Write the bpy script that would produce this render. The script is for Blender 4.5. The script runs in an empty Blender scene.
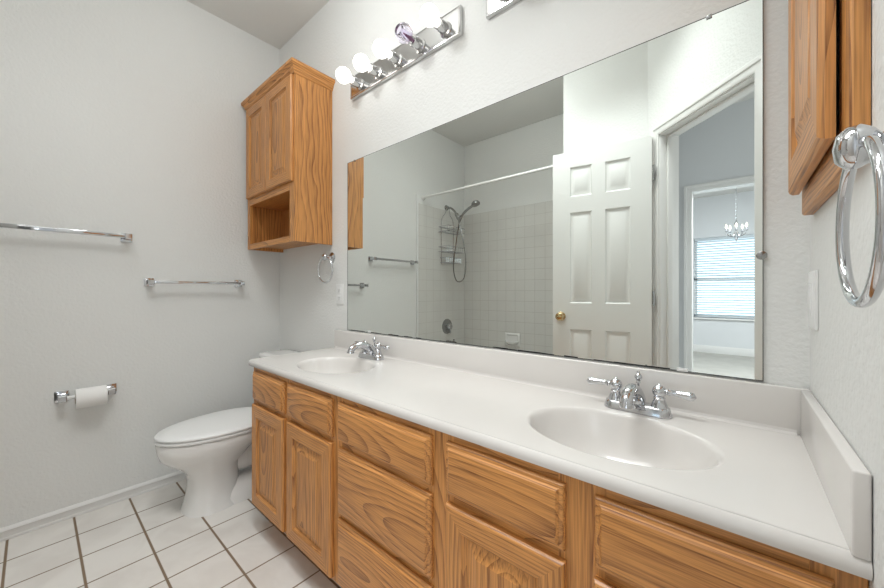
import bpy, bmesh, math, random
from mathutils import Vector, Matrix
random.seed(7)
PI = math.pi
sc = bpy.context.scene
C = sc.collection

# ------------------------------------------------------------------ camera, sky, lights, exposure
cam_d = bpy.data.cameras.new('camera'); cam = bpy.data.objects.new('camera', cam_d); C.objects.link(cam)
cam.location = (2.41, -1.10, 1.0725); cam.rotation_euler = (PI/2, 0, 0.7054)
cam_d.sensor_fit = 'HORIZONTAL'; cam_d.sensor_width = 36; cam_d.lens = 36*347.5/884
cam_d.shift_y = -2.96/884; cam_d.clip_start = 0.02
sc.camera = cam
w = bpy.data.worlds.new('sky'); sc.world = w; w.use_nodes = True
w.node_tree.nodes['Background'].inputs[0].default_value = (0.75, 0.88, 1.0, 1)
w.node_tree.nodes['Background'].inputs[1].default_value = 2.5

def area(name, loc, rot, sx, sy, power, col=(1, 1, 1)):
    d = bpy.data.lights.new(name, 'AREA'); d.shape = 'RECTANGLE'; d.size = sx; d.size_y = sy
    d.energy = power; d.color = col
    o = bpy.data.objects.new(name, d); C.objects.link(o); o.location = loc; o.rotation_euler = rot
    return o
def point_light(name, loc, r, power, col=(1, 1, 1)):
    d = bpy.data.lights.new(name, 'POINT'); d.energy = power; d.shadow_soft_size = r; d.color = col
    o = bpy.data.objects.new(name, d); C.objects.link(o); o.location = loc
FILL_TINT = (0.965, 0.995, 1.0)
point_light('bathroom_point_fill', (1.22, -0.75, 2.42), 0.10, 13.3, FILL_TINT)  # added fill for the whole bathroom, no fixture behind it
area('toilet_ceiling_fill', (0.92, -1.25, 2.725), (0, 0, 0), 0.85, 0.25, 3.9, FILL_TINT).data.spread = math.radians(110)  # unseen fill panel added under the ceiling, not a fixture
area('vanity_ceiling_fill', (1.80, -0.87, 2.725), (0, 0, 0), 0.8, 0.28, 8.6, FILL_TINT).data.spread = math.radians(105)  # second ceiling fill, added to brighten the vanity side
area('hall_far_fill', (3.6, -2.88, 1.4), (PI/2, 0, 0), 1.3, 1.5, 18, (0.93, 0.97, 1.0))  # added fill from the hall toward the vanity fronts; no window there
area('hall_side_fill', (4.5, -2.0, 1.4), (PI/2, 0, PI/2), 1.3, 1.5, 14, (0.93, 0.97, 1.0))  # more added hall fill, from a side wall without a window
area('far_room_fill', (2.9, -3.75, 2.71), (0, 0, 0), 1.6, 0.9, 115, (0.92, 0.96, 1.0))  # added to brighten the far room, kept out of the mirror's view
BULB_E = 2.6
sc.view_settings.view_transform = 'Standard'; sc.view_settings.look = 'None'
sc.view_settings.gamma = 1; sc.view_settings.use_curve_mapping = False
sc.view_settings.exposure = 0.0

# ------------------------------------------------------------------ materials
def new_mat(name):
    m = bpy.data.materials.new(name); m.use_nodes = True
    nt = m.node_tree; return m, nt, nt.nodes['Principled BSDF']
def N(nt, t, **k):
    n = nt.nodes.new(t)
    for a, v in k.items(): setattr(n, a, v)
    return n
def L(nt, a, b): nt.links.new(a, b)
def math_n(nt, op, a, b=None, c=None):
    n = N(nt, 'ShaderNodeMath', operation=op)
    for i, v in enumerate((a, b, c)):
        if v is None: continue
        if isinstance(v, (int, float)): n.inputs[i].default_value = v
        else: L(nt, v, n.inputs[i])
    return n.outputs[0]
def ramp(nt, fac, stops):
    r = N(nt, 'ShaderNodeValToRGB'); e = r.color_ramp.elements
    while len(e) < len(stops): e.new(0.5)
    for x, (p, c) in zip(e, stops): x.position = p; x.color = (*c, 1)
    L(nt, fac, r.inputs[0]); return r.outputs[0]
def bump(nt, b, height, strength, dist):
    n = N(nt, 'ShaderNodeBump'); n.inputs['Strength'].default_value = strength; n.inputs['Distance'].default_value = dist
    L(nt, height, n.inputs['Height']); L(nt, n.outputs[0], b.inputs['Normal'])
def plain(name, col, rough=0.5, metal=0.0, coat=0.0, bumps=None, mottled=0.0, spec=None):
    m, nt, b = new_mat(name)
    b.inputs['Base Color'].default_value = (*col, 1); b.inputs['Roughness'].default_value = rough
    b.inputs['Metallic'].default_value = metal; b.inputs['Coat Weight'].default_value = coat
    b.inputs['Coat Roughness'].default_value = 0.08
    if spec is not None: b.inputs['Specular IOR Level'].default_value = spec
    g = N(nt, 'ShaderNodeNewGeometry')
    if bumps:
        n = N(nt, 'ShaderNodeTexNoise'); n.inputs['Scale'].default_value = bumps[0]; n.inputs['Detail'].default_value = 2.5
        L(nt, g.outputs['Position'], n.inputs['Vector']); bump(nt, b, n.outputs['Fac'], bumps[1], bumps[2])
    if mottled:
        n = N(nt, 'ShaderNodeTexNoise'); n.inputs['Scale'].default_value = 5; n.inputs['Detail'].default_value = 4
        L(nt, g.outputs['Position'], n.inputs['Vector'])
        L(nt, ramp(nt, n.outputs['Fac'], [(0.3, tuple(c*(1-mottled) for c in col)), (0.7, col)]), b.inputs['Base Color'])
    return m
def oak(name, axis, light=(0.66, 0.298, 0.084), dark=(0.165, 0.049, 0.010), freq=118):
    """rings cut lengthways: axis is the grain direction (0 x, 1 y, 2 z) in the part's own coordinates"""
    m, nt, b = new_mat(name)
    tc = N(nt, 'ShaderNodeTexCoord'); oi = N(nt, 'ShaderNodeObjectInfo')
    sp = N(nt, 'ShaderNodeSeparateXYZ'); L(nt, tc.outputs['Object'], sp.inputs[0])
    o = [sp.outputs[0], sp.outputs[1], sp.outputs[2]]
    g = math_n(nt, 'ADD', o[axis], math_n(nt, 'MULTIPLY', oi.outputs['Random'], 3.7))
    others = [i for i in range(3) if i != axis]
    u = o[others[0]]; v = o[others[1]]
    if axis == 0: u, v = o[2], o[1]
    u = math_n(nt, 'ADD', u, math_n(nt, 'MULTIPLY', math_n(nt, 'SUBTRACT', oi.outputs['Random'], 0.5), 0.08))
    def noise(su, sg, scale, det=3.0):
        c = N(nt, 'ShaderNodeCombineXYZ')
        L(nt, math_n(nt, 'MULTIPLY', u, su), c.inputs[0]); L(nt, math_n(nt, 'MULTIPLY', v, su), c.inputs[1])
        L(nt, math_n(nt, 'MULTIPLY', g, sg), c.inputs[2])
        n = N(nt, 'ShaderNodeTexNoise'); n.inputs['Scale'].default_value = scale; n.inputs['Detail'].default_value = det
        L(nt, c.outputs[0], n.inputs['Vector']); return n.outputs['Fac']
    n1 = noise(5, 1.6, 1.0, 2.0)
    uu = math_n(nt, 'ADD', u, math_n(nt, 'MULTIPLY', math_n(nt, 'SUBTRACT', n1, 0.5), 0.07))
    n2 = noise(1.5, 0.9, 1.0, 1.0)
    depth = math_n(nt, 'ADD', v, math_n(nt, 'ADD', 0.02, math_n(nt, 'MULTIPLY', n2, 0.17)))
    r = math_n(nt, 'SQRT', math_n(nt, 'ADD', math_n(nt, 'MULTIPLY', uu, uu), math_n(nt, 'MULTIPLY', depth, depth)))
    ring = math_n(nt, 'FRACT', math_n(nt, 'MULTIPLY', r, freq))
    fib = noise(330, 9, 1.0, 2.0)
    big = noise(9, 1.2, 1.0, 2.0)
    f = math_n(nt, 'MULTIPLY', math_n(nt, 'POWER', ring, 2.4), 0.56)
    f = math_n(nt, 'ADD', f, math_n(nt, 'MULTIPLY', math_n(nt, 'SUBTRACT', fib, 0.42), 1.7))
    f = math_n(nt, 'ADD', f, math_n(nt, 'MULTIPLY', math_n(nt, 'SUBTRACT', big, 0.5), 0.6))
    mid = tuple((a*0.6+c*0.4) for a, c in zip(light, dark))
    L(nt, ramp(nt, f, [(0.0, light), (0.45, mid), (0.95, dark)]), b.inputs['Base Color'])
    b.inputs['Roughness'].default_value = 0.42; b.inputs['Coat Weight'].default_value = 0.12
    b.inputs['Coat Roughness'].default_value = 0.22
    bump(nt, b, fib, 0.12, 0.001)
    return m
def tiles(name, ax, ay, x0, y0, size, gx, gy, tile, tile2, grout, rough, depth=0.0015, mott=7.0):
    """square tiles on the world axes ax, ay; gx / gy = joint widths"""
    m, nt, b = new_mat(name)
    g = N(nt, 'ShaderNodeNewGeometry'); sp = N(nt, 'ShaderNodeSeparateXYZ'); L(nt, g.outputs['Position'], sp.inputs[0])
    def mask(i, p0, gw):
        f = math_n(nt, 'FRACT', math_n(nt, 'ADD', math_n(nt, 'DIVIDE', math_n(nt, 'SUBTRACT', sp.outputs[i], p0), size), 50.5))
        d = math_n(nt, 'MULTIPLY', math_n(nt, 'ABSOLUTE', math_n(nt, 'SUBTRACT', f, 0.5)), size)
        s = N(nt, 'ShaderNodeMapRange', interpolation_type='SMOOTHSTEP'); L(nt, d, s.inputs[0])
        s.inputs[1].default_value = gw*0.5*0.6; s.inputs[2].default_value = gw*0.5*1.25
        s.inputs[3].default_value = 1; s.inputs[4].default_value = 0
        return s.outputs[0]
    k = math_n(nt, 'MAXIMUM', mask(ax, x0, gx), mask(ay, y0, gy))
    n = N(nt, 'ShaderNodeTexNoise'); n.inputs['Scale'].default_value = mott; n.inputs['Detail'].default_value = 6; n.inputs['Distortion'].default_value = 0.6
    L(nt, g.outputs['Position'], n.inputs['Vector'])
    col = ramp(nt, n.outputs['Fac'], [(0.35, tile2), (0.6, tile)])
    mx = N(nt, 'ShaderNodeMix', data_type='RGBA'); L(nt, k, mx.inputs[0]); L(nt, col, mx.inputs[6]); mx.inputs[7].default_value = (*grout, 1)
    L(nt, mx.outputs[2], b.inputs['Base Color'])
    L(nt, math_n(nt, 'ADD', math_n(nt, 'MULTIPLY', k, 0.5), rough), b.inputs['Roughness'])
    bump(nt, b, math_n(nt, 'SUBTRACT', 1.0, k), 0.5, depth)
    return m
def emit(name, col, s):
    m, nt, b = new_mat(name)
    b.inputs['Base Color'].default_value = (*col, 1); b.inputs['Emission Color'].default_value = (*col, 1)
    b.inputs['Emission Strength'].default_value = s; b.inputs['Roughness'].default_value = 0.15
    return m
def glass(name, col, rough=0.02):
    m, nt, b = new_mat(name)
    b.inputs['Base Color'].default_value = (*col, 1); b.inputs['Transmission Weight'].default_value = 1
    b.inputs['Roughness'].default_value = rough; b.inputs['IOR'].default_value = 1.3
    return m

M = {}
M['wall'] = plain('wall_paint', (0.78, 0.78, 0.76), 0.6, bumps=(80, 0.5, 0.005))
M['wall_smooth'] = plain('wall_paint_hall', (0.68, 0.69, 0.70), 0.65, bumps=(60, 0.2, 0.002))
M['ceiling'] = plain('ceiling_paint', (0.74, 0.73, 0.70), 0.8, bumps=(60, 0.3, 0.003))
M['trim'] = plain('trim_paint', (0.78, 0.77, 0.75), 0.35, bumps=(40, 0.03, 0.001))
M['door'] = plain('door_paint', (0.80, 0.80, 0.78), 0.38, bumps=(45, 0.04, 0.001))
M['oak_x'] = oak('oak_grain_along_x', 0); M['oak_y'] = oak('oak_grain_along_y', 1); M['oak_z'] = oak('oak_grain_along_z', 2)
M['marble'] = plain('cultured_marble', (0.735, 0.705, 0.675), 0.22, coat=0.35, mottled=0.03)
M['china'] = plain('vitreous_china', (0.82, 0.81, 0.79), 0.12, coat=0.4)
M['plastic'] = plain('white_plastic', (0.82, 0.82, 0.81), 0.3, bumps=(30, 0.02, 0.001))
M['chrome'] = plain('chrome', (0.62, 0.63, 0.65), 0.06, metal=1.0, bumps=(25, 0.02, 0.001))
M['bar_metal'] = plain('light_bar_metal', (0.60, 0.60, 0.60), 0.13, metal=1.0, bumps=(20, 0.03, 0.001))
M['nickel'] = plain('brushed_nickel', (0.36, 0.36, 0.355), 0.25, metal=1.0, bumps=(80, 0.05, 0.001))
M['brass'] = plain('antique_brass', (0.62, 0.47, 0.26), 0.2, metal=1.0, bumps=(30, 0.02, 0.001))
M['mirror'] = plain('silvered_glass', (0.84, 0.88, 0.855), 0.0, metal=1.0)
M['mirror_edge'] = plain('corroded_mirror_edge', (0.03, 0.03, 0.03), 0.5, mottled=0.4)
M['paper'] = plain('tissue_paper', (0.84, 0.83, 0.81), 0.9, bumps=(200, 0.2, 0.001))
M['card'] = plain('cardboard_core', (0.35, 0.25, 0.17), 0.9, mottled=0.1)
M['dark'] = plain('dark_recess', (0.02, 0.018, 0.016), 0.6, mottled=0.2)
M['carpet'] = plain('hall_carpet', (0.50, 0.48, 0.44), 0.95, bumps=(300, 0.6, 0.004), mottled=0.12)
M['floor'] = tiles('ceramic_floor_tile', 0, 1, 0.397, -0.977, 0.1975, 0.0068, 0.009, (0.76, 0.73, 0.69), (0.69, 0.655, 0.615), (0.22, 0.155, 0.10), 0.28, 0.002)
TILE = (0.70, 0.69, 0.655); TILE2 = (0.685, 0.672, 0.64); GR = (0.50, 0.48, 0.44)
M['tile_l'] = tiles('shower_tile_left', 1, 2, -2.135, 1.94, 0.108, 0.0035, 0.0035, TILE, TILE2, GR, 0.18, 0.001)
M['tile_b'] = tiles('shower_tile_back', 0, 2, 0.012, 1.94, 0.108, 0.0035, 0.0035, TILE, TILE2, GR, 0.18, 0.001)
M['bulb'] = emit('lit_bulb_glass', (1.0, 0.975, 0.93), BULB_E)
M['bulb_off'] = glass('violet_bulb_glass', (0.88, 0.84, 0.96), 0.03)
M['bulb_clear'] = glass('clear_bulb_glass', (0.95, 0.95, 0.95), 0.03)
M['filament'] = plain('dark_filament_base', (0.20, 0.04, 0.13), 0.3, mottled=0.3)
M['candle'] = emit('lit_candle_bulb', (1.0, 0.9, 0.75), 3.0)
M['slat'] = plain('blind_slat_vinyl', (0.85, 0.87, 0.88), 0.5, bumps=(20, 0.02, 0.001))
_nt = M['slat'].node_tree; _b = _nt.nodes['Principled BSDF']
_t = N(_nt, 'ShaderNodeBsdfTranslucent'); _t.inputs[0].default_value = (0.80, 0.86, 0.90, 1); _m = N(_nt, 'ShaderNodeMixShader'); _m.inputs[0].default_value = 0.5
L(_nt, _b.outputs[0], _m.inputs[1]); L(_nt, _t.outputs[0], _m.inputs[2]); L(_nt, _m.outputs[0], _nt.nodes['Material Output'].inputs[0])
M['daylight'] = emit('daylit_window_glass', (0.80, 0.92, 1.0), 1.1)

# ------------------------------------------------------------------ mesh helpers
def BM(): return bmesh.new()
def quad(bm, *p): return bm.faces.new([bm.verts.new(q) for q in p])
def box(bm, x0, x1, y0, y1, z0, z1, bev=0.0, seg=2):
    x0, x1 = sorted((x0, x1)); y0, y1 = sorted((y0, y1)); z0, z1 = sorted((z0, z1))
    v = [bm.verts.new(p) for p in ((x0,y0,z0),(x1,y0,z0),(x1,y1,z0),(x0,y1,z0),(x0,y0,z1),(x1,y0,z1),(x1,y1,z1),(x0,y1,z1))]
    fs = [bm.faces.new([v[i] for i in f]) for f in ((0,3,2,1),(4,5,6,7),(0,1,5,4),(1,2,6,5),(2,3,7,6),(3,0,4,7))]
    if bev:
        es = list({e for f in fs for e in f.edges})
        bmesh.ops.bevel(bm, geom=es, offset=bev, segments=seg, profile=0.5, affect='EDGES')
def loft(bm, rings, closed=True, cap0=True, cap1=True):
    R = [[bm.verts.new(p) for p in r] for r in rings]; n = len(R[0])
    for a, b in zip(R, R[1:]):
        for i in range(n if closed else n-1):
            j = (i+1) % n
            bm.faces.new((a[i], a[j], b[j], b[i]))
    if cap0: bm.faces.new(R[0][::-1])
    if cap1: bm.faces.new(R[-1])
    return R
def frame_of(d):
    d = Vector(d).normalized(); u = Vector((0, 0, 1)) if abs(d.z) < 0.9 else Vector((1, 0, 0))
    a = d.cross(u).normalized(); return d, a, a.cross(d).normalized()
def lathe(bm, o, axis, prof, seg=24):
    """prof: (radius, distance along axis)"""
    d, a, b = frame_of(axis); o = Vector(o); rings = []
    for r, h in prof:
        rings.append([o + d*h + (a*math.cos(2*PI*i/seg) + b*math.sin(2*PI*i/seg))*max(r, 1e-5) for i in range(seg)])
    loft(bm, rings)
def ball(bm, o, r, seg=20, sq=(1, 1, 1)):
    o = Vector(o); n = seg//2; rings = []
    for k in range(n+1):
        t = PI*k/n; rr = max(math.sin(t), 1e-4)*r
        rings.append([o + Vector((rr*math.cos(2*PI*i/seg)*sq[0], rr*math.sin(2*PI*i/seg)*sq[1], -math.cos(t)*r*sq[2])) for i in range(seg)])
    loft(bm, rings)
def tube(bm, pts, rad, seg=12, closed=False):
    P = [Vector(p) for p in pts]; n = len(P); rings = []
    if not isinstance(rad, (list, tuple)): rad = [rad]*n
    up = None
    for i in range(n):
        if closed: t = P[(i+1) % n] - P[i-1]
        else: t = P[min(i+1, n-1)] - P[max(i-1, 0)]
        t.normalize()
        if up is None: _, a, b = frame_of(t)
        else:
            b = (up - t*up.dot(t)).normalized(); a = t.cross(b)
        up = b
        rings.append([P[i] + (a*math.cos(2*PI*k/seg) + b*math.sin(2*PI*k/seg))*rad[i] for k in range(seg)])
    if closed:
        loft(bm, rings + [rings[0]], cap0=False, cap1=False)
        bmesh.ops.remove_doubles(bm, verts=bm.verts, dist=1e-6)
    else: loft(bm, rings)
def curve_pts(ctrl, n=24):
    P = [Vector(p) for p in ctrl]; P = [P[0]*2-P[1]] + P + [P[-1]*2-P[-2]]; out = []
    m = len(P)-3
    for s in range(m):
        for k in range(n//m + 1):
            t = k/(n//m + 1); a, b, c, d = P[s:s+4]
            out.append(0.5*((2*b) + (c-a)*t + (2*a-5*b+4*c-d)*t*t + (3*b-a-3*c+d)*t**3))
    out.append(P[-2]); return out
def rect_rings(bm, x0, x1, z0, z1, rings, cap=True, cap_back=False, mat_rails=None):
    """rings of a rectangle in the XZ plane: (inset, y)"""
    R = [[(x0+i, y, z0+i), (x1-i, y, z0+i), (x1-i, y, z1-i), (x0+i, y, z1-i)] for i, y in rings]
    V = [[bm.verts.new(p) for p in r] for r in R]
    for a, b in zip(V, V[1:]):
        for i in range(4):
            j = (i+1) % 4
            f = bm.faces.new((a[i], a[j], b[j], b[i]))
            if mat_rails is not None and i in (0, 2): f.material_index = mat_rails
    if cap: bm.faces.new(V[-1])
    if cap_back: bm.faces.new(V[0][::-1])
def sweep(bm, path, prof, cap=True):
    """prof (outward offset, z) along an open horizontal path with mitred corners; outward = right of travel"""
    P = [Vector((p[0], p[1], 0)) for p in path]; rings = []
    for i, p in enumerate(P):
        ns = []
        if i > 0: d = (P[i]-P[i-1]).normalized(); ns.append(Vector((d.y, -d.x, 0)))
        if i < len(P)-1: d = (P[i+1]-P[i]).normalized(); ns.append(Vector((d.y, -d.x, 0)))
        if len(ns) == 2:
            m = (ns[0]+ns[1]).normalized(); m = m/max(m.dot(ns[0]), 0.3)
        else: m = ns[0]
        rings.append([(p.x+m.x*o, p.y+m.y*o, z) for o, z in prof])
    loft(bm, rings, closed=True, cap0=cap, cap1=cap)
def xf(bm, ang, org):
    bm.transform(Matrix.Translation(Vector(org)) @ Matrix.Rotation(ang, 4, 'Z'))

def wloc(o):
    v = Vector((0, 0, 0))
    while o is not None: v = v + o.location; o = o.parent
    return v
def obj(name, bm, mat, parent=None, local=False, recentre=True, angle=35):
    """one mesh object; vertices in world coordinates (or, local=True, in the parent's)"""
    bmesh.ops.recalc_face_normals(bm, faces=bm.faces)
    me = bpy.data.meshes.new(name); bm.to_mesh(me); bm.free()
    for m in (mat if isinstance(mat, (list, tuple)) else [mat]): me.materials.append(M[m])
    for p in me.polygons: p.use_smooth = True
    me.set_sharp_from_angle(angle=math.radians(angle))
    o = bpy.data.objects.new(name, me); C.objects.link(o)
    base = Vector((0, 0, 0))
    if parent is not None:
        o.parent = parent
        if not local: base = wloc(parent)
        elif local == 'sub': base = parent.location.copy()
    if recentre:
        xs = [v.co for v in me.vertices]
        c = Vector([(min(p[i] for p in xs)+max(p[i] for p in xs))/2 for i in range(3)])
        me.transform(Matrix.Translation(-c)); o.location = c - base
    elif parent is not None:
        me.transform(Matrix.Translation(-base))
    return o
def thing(name, label, cat, loc=(0, 0, 0), rotz=0.0, group=None, kind=None):
    o = bpy.data.objects.new(name, None); C.objects.link(o); o.location = loc; o.rotation_euler = (0, 0, rotz)
    o.empty_display_size = 0.05
    return tag(o, label, cat, group, kind)
def tag(o, label, cat, group=None, kind=None):
    o['label'] = label; o['category'] = cat
    if group: o['group'] = group
    if kind: o['kind'] = kind
    return o
def struct(name, bm, mat, label=None, cat=None, angle=35):
    o = obj(name, bm, mat, recentre=False, angle=angle); o['kind'] = 'structure'
    if label: o['label'] = label; o['category'] = cat
    return o

H = 2.74
XR = 2.53
# ------------------------------------------------------------------ the bathroom shell
b = BM()
b.faces.new([b.verts.new(p) for p in ((0,0,0),(0,-2.14,0),(1.451,-2.14,0),(1.451,-1.39,0),(1.982,-1.39,0),(2.03,-1.42,0),(2.60,-0.85,0),(2.53,-0.80,0),(2.53,0,0))])
r = bmesh.ops.extrude_face_region(b, geom=b.faces[:])
bmesh.ops.translate(b, verts=[v for v in r['geom'] if isinstance(v, bmesh.types.BMVert)], vec=(0, 0, -0.02))
struct('floor', b, 'floor', 'square cream ceramic floor tiles with brown grout', 'floor')
b = BM(); box(b, 1.40, 5.0, -6.90, 0.1, -0.04, -0.021); struct('floor_hall', b, 'carpet', 'beige carpet of the hall and far room seen in the mirror', 'carpet floor')
b = BM(); box(b, -0.12, 5.0, -6.90, 0.12, H, H+0.08); struct('ceiling', b, 'ceiling', 'plain white ceiling', 'ceiling')
b = BM(); box(b, -0.12, 0, -2.26, 0.12, -0.02, H); struct('wall_left', b, 'wall', 'white textured wall behind the towel bars', 'wall')
b = BM(); box(b, 0, 2.65, 0, 0.12, -0.02, H); struct('wall_back', b, 'wall', 'white textured wall behind mirror and vanity', 'wall')
b = BM(); box(b, XR, 2.65, -0.842, 0, -0.02, H); struct('wall_right', b, 'wall', 'white textured wall behind the medicine cabinet', 'wall')
b = BM(); box(b, 1.451, 1.982, -1.505, -1.39, -0.02, H); box(b, 1.451, 1.566, -2.26, -1.505, -0.02, H)
struct('wall_front', b, 'wall', 'white wall behind the open door', 'wall')
b = BM(); box(b, 0, 1.451, -2.26, -2.14, -0.02, H); struct('wall_tub', b, 'wall', 'white wall above the shower tile', 'wall')
ORG = (1.982, -1.39, 0); LEN = 0.775; OP0, OP1, OPH = 0.110, 0.684, 1.995
b = BM()
box(b, 0, OP0-0.018, -0.115, 0, -0.02, H); box(b, OP1+0.018, LEN+0.06, -0.115, 0, -0.02, H); box(b, OP0-0.018, OP1+0.018, -0.115, 0, OPH+0.018, H)
xf(b, PI/4, ORG); struct('wall_entry', b, 'wall', 'white diagonal wall around the doorway', 'wall')
# door lining and casing of the diagonal doorway
def casing(bm, a0, a1, ztop, yf, sgn, wd=0.057):
    """moulded casing around an opening a0..a1 in the local XZ plane, on the face y = yf, standing out along sgn"""
    prof = [(0.0, 0.008), (0.008, 0.012), (0.030, 0.012), (0.036, 0.018), (0.052, 0.018), (wd, 0.014), (wd, 0.0), (0.0, 0.0)]
    rings = []
    for (x, z, mx, mz) in ((a0, -0.01, -1, 0), (a0, ztop, -1, 1), (a1, ztop, 1, 1), (a1, -0.01, 1, 0)):
        rings.append([(x+mx*o, yf+sgn*t, z+mz*o) for o, t in prof])
    loft(bm, rings)
b = BM()
box(b, OP0-0.018, OP0, -0.115, 0, 0, OPH+0.018, 0.002); box(b, OP1, OP1+0.018, -0.115, 0, 0, OPH+0.018, 0.002); box(b, OP0, OP1, -0.115, 0, OPH, OPH+0.018)
box(b, OP0, OP0+0.011, -0.080, -0.042, 0, OPH, 0.002); box(b, OP1-0.011, OP1, -0.080, -0.042, 0, OPH, 0.002); box(b, OP0+0.011, OP1-0.011, -0.080, -0.042, OPH-0.011, OPH, 0.002)
casing(b, OP0-0.005, OP1+0.005, OPH+0.005, 0, 1); casing(b, OP0-0.005, OP1+0.005, OPH+0.005, -0.115, -1)
xf(b, PI/4, ORG); struct('trim_1', b, 'trim', 'white moulded casing around the diagonal doorway', 'door casing')
# baseboards
BP = [(0, 0), (0.013, 0), (0.013, 0.010), (0.010, 0.012), (0.010, 0.036), (0.012, 0.040), (0.009, 0.047), (0.004, 0.054), (0, 0.054)]
b = BM(); sweep(b, [(0, 0), (0, -1.36)][::-1], [(o, z) for o, z in BP]); struct('baseboard_left', b, 'trim', 'low white baseboard along the toilet paper wall', 'baseboard')
b = BM(); sweep(b, [(0.013, 0), (0.735, 0)], BP); struct('baseboard_back', b, 'trim', 'low white baseboard behind the toilet', 'baseboard')
# tiled tub surround
b = BM(); box(b, 0, 0.009, -2.131, -1.372, 0.30, 1.94); t1 = struct('wall_tile_left', b, 'tile_l', 'white square tile on the shower head wall', 'wall tile')
b = BM(); box(b, 0.0, 1.451, -2.14, -2.131, 0.30, 1.94); struct('wall_tile_back', b, 'tile_b', 'white square tile on the long shower wall', 'wall tile')
b = BM(); box(b, 1.442, 1.451, -2.131, -1.40, 0.30, 1.94); struct('wall_tile_right', b, 'tile_l', 'white square tile on the end wall of the tub', 'wall tile')
b = BM(); box(b, 0, 0.013, -1.372, -1.350, 0.30, 2.03, 0.005); struct('trim_2', b, 'plastic', 'white bullnose strip edging the shower tile', 'tile edging')

# ------------------------------------------------------------------ hall and far room seen through the doorway (in the mirror)
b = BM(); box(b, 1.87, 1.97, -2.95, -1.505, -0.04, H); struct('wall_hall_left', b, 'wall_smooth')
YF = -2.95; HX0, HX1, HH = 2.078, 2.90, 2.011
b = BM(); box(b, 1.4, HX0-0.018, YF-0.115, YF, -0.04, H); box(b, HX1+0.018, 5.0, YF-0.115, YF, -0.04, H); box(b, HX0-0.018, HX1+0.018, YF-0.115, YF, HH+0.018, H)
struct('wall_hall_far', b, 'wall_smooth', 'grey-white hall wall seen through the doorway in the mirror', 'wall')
b = BM()
box(b, HX0-0.018, HX0, YF-0.115, YF, -0.02, HH+0.018, 0.002); box(b, HX1, HX1+0.018, YF-0.115, YF, -0.02, HH+0.018, 0.002); box(b, HX0, HX1, YF-0.115, YF, HH, HH+0.018)
casing(b, HX0-0.005, HX1+0.005, HH+0.005, YF, 1)
struct('trim_3', b, 'trim', 'white casing around the opening into the far room', 'door casing')
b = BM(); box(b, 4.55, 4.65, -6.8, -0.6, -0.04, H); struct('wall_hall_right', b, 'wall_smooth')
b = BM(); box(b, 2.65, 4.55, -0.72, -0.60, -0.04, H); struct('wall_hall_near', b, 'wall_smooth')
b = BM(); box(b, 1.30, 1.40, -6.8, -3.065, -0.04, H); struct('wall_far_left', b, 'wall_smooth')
YW = -6.65; WX0, WX1, WZ0, WZ1 = 1.80, 3.25, 0.60, 2.02
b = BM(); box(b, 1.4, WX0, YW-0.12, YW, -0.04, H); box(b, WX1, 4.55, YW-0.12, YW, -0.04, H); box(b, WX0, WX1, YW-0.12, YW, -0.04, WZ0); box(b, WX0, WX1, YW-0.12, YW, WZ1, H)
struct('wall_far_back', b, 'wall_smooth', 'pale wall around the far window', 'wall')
b = BM(); box(b, 1.4, 4.55, YW, YW+0.014, -0.021, 0.11, 0.003); struct('baseboard_far', b, 'trim')
wn = thing('window_1', 'bright daylit window of the far room seen in the mirror', 'window', (2.525, YW-0.06, WZ0), kind='structure')
b = BM()
for x in (WX0, WX1-0.05): box(b, x, x+0.05, YW-0.10, YW-0.05, WZ0, WZ1)
for z in (WZ0, 1.26, WZ1-0.05): box(b, WX0, WX1, YW-0.10, YW-0.05, z, z+0.05)
obj('window_frame', b, 'trim', wn)
b = BM(); box(b, WX0-0.05, WX1+0.05, YW-0.06, YW+0.045, WZ0-0.025, WZ0, 0.003); obj('window_sill', b, 'trim', wn)
b = BM(); box(b, WX0+0.02, WX1-0.02, YW-0.085, YW-0.08, WZ0+0.02, WZ1-0.02); obj('window_pane', b, 'daylight', wn)
bl = thing('window_blind', 'white horizontal slat blind lowered over the far window', 'blind', (2.525, YW-0.02, WZ0))
b = BM(); box(b, WX0+0.01, WX1-0.01, YW-0.04, YW+0.005, WZ1-0.05, WZ1-0.005, 0.003); obj('headrail', b, 'slat', bl)
b = BM(); box(b, WX0+0.012, WX1-0.012, YW-0.035, YW-0.003, WZ0+0.01, WZ0+0.03, 0.003); obj('bottom_rail', b, 'slat', bl)
b = BM(); z = WZ0+0.055
while z < WZ1-0.06:
    loft(b, [[(x, YW-0.038, z-0.010), (x, YW-0.019, z+0.002), (x, YW+0.001, z+0.010), (x, YW+0.001, z+0.0085), (x, YW-0.019, z+0.0005), (x, YW-0.038, z-0.0115)] for x in (WX0+0.012, WX1-0.012)])
    z += 0.043
obj('slats', b, 'slat', bl)
ch = thing('chandelier', 'small candle chandelier hanging in front of the far window', 'chandelier', (2.41-0.012, -5.4, H))
cx, cy = 2.392, -5.4
b = BM(); lathe(b, (cx, cy, H), (0, 0, -1), [(0.06, 0), (0.06, 0.012), (0.03, 0.03), (0.008, 0.045)]); obj('canopy', b, 'chrome', ch)
b = BM(); z = H-0.04
while z > 2.08:
    tube(b, [(cx+0.006*math.cos(t)*(1 if k % 2 else 0.3), cy+0.006*math.cos(t)*(0.3 if k % 2 else 1), z+0.016*math.sin(t)) for k in [int(z*40)] for t in [2*PI*i/8 for i in range(8)]], 0.0022, 6, closed=False); z -= 0.025
obj('chain', b, 'chrome', ch)
b = BM(); lathe(b, (cx, cy, 2.09), (0, 0, -1), [(0.006, 0), (0.012, 0.03), (0.028, 0.07), (0.012, 0.12), (0.016, 0.17), (0.03, 0.20), (0.012, 0.24), (0.02, 0.27), (0.004, 0.31)], 16); obj('stem', b, 'chrome', ch)
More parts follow.
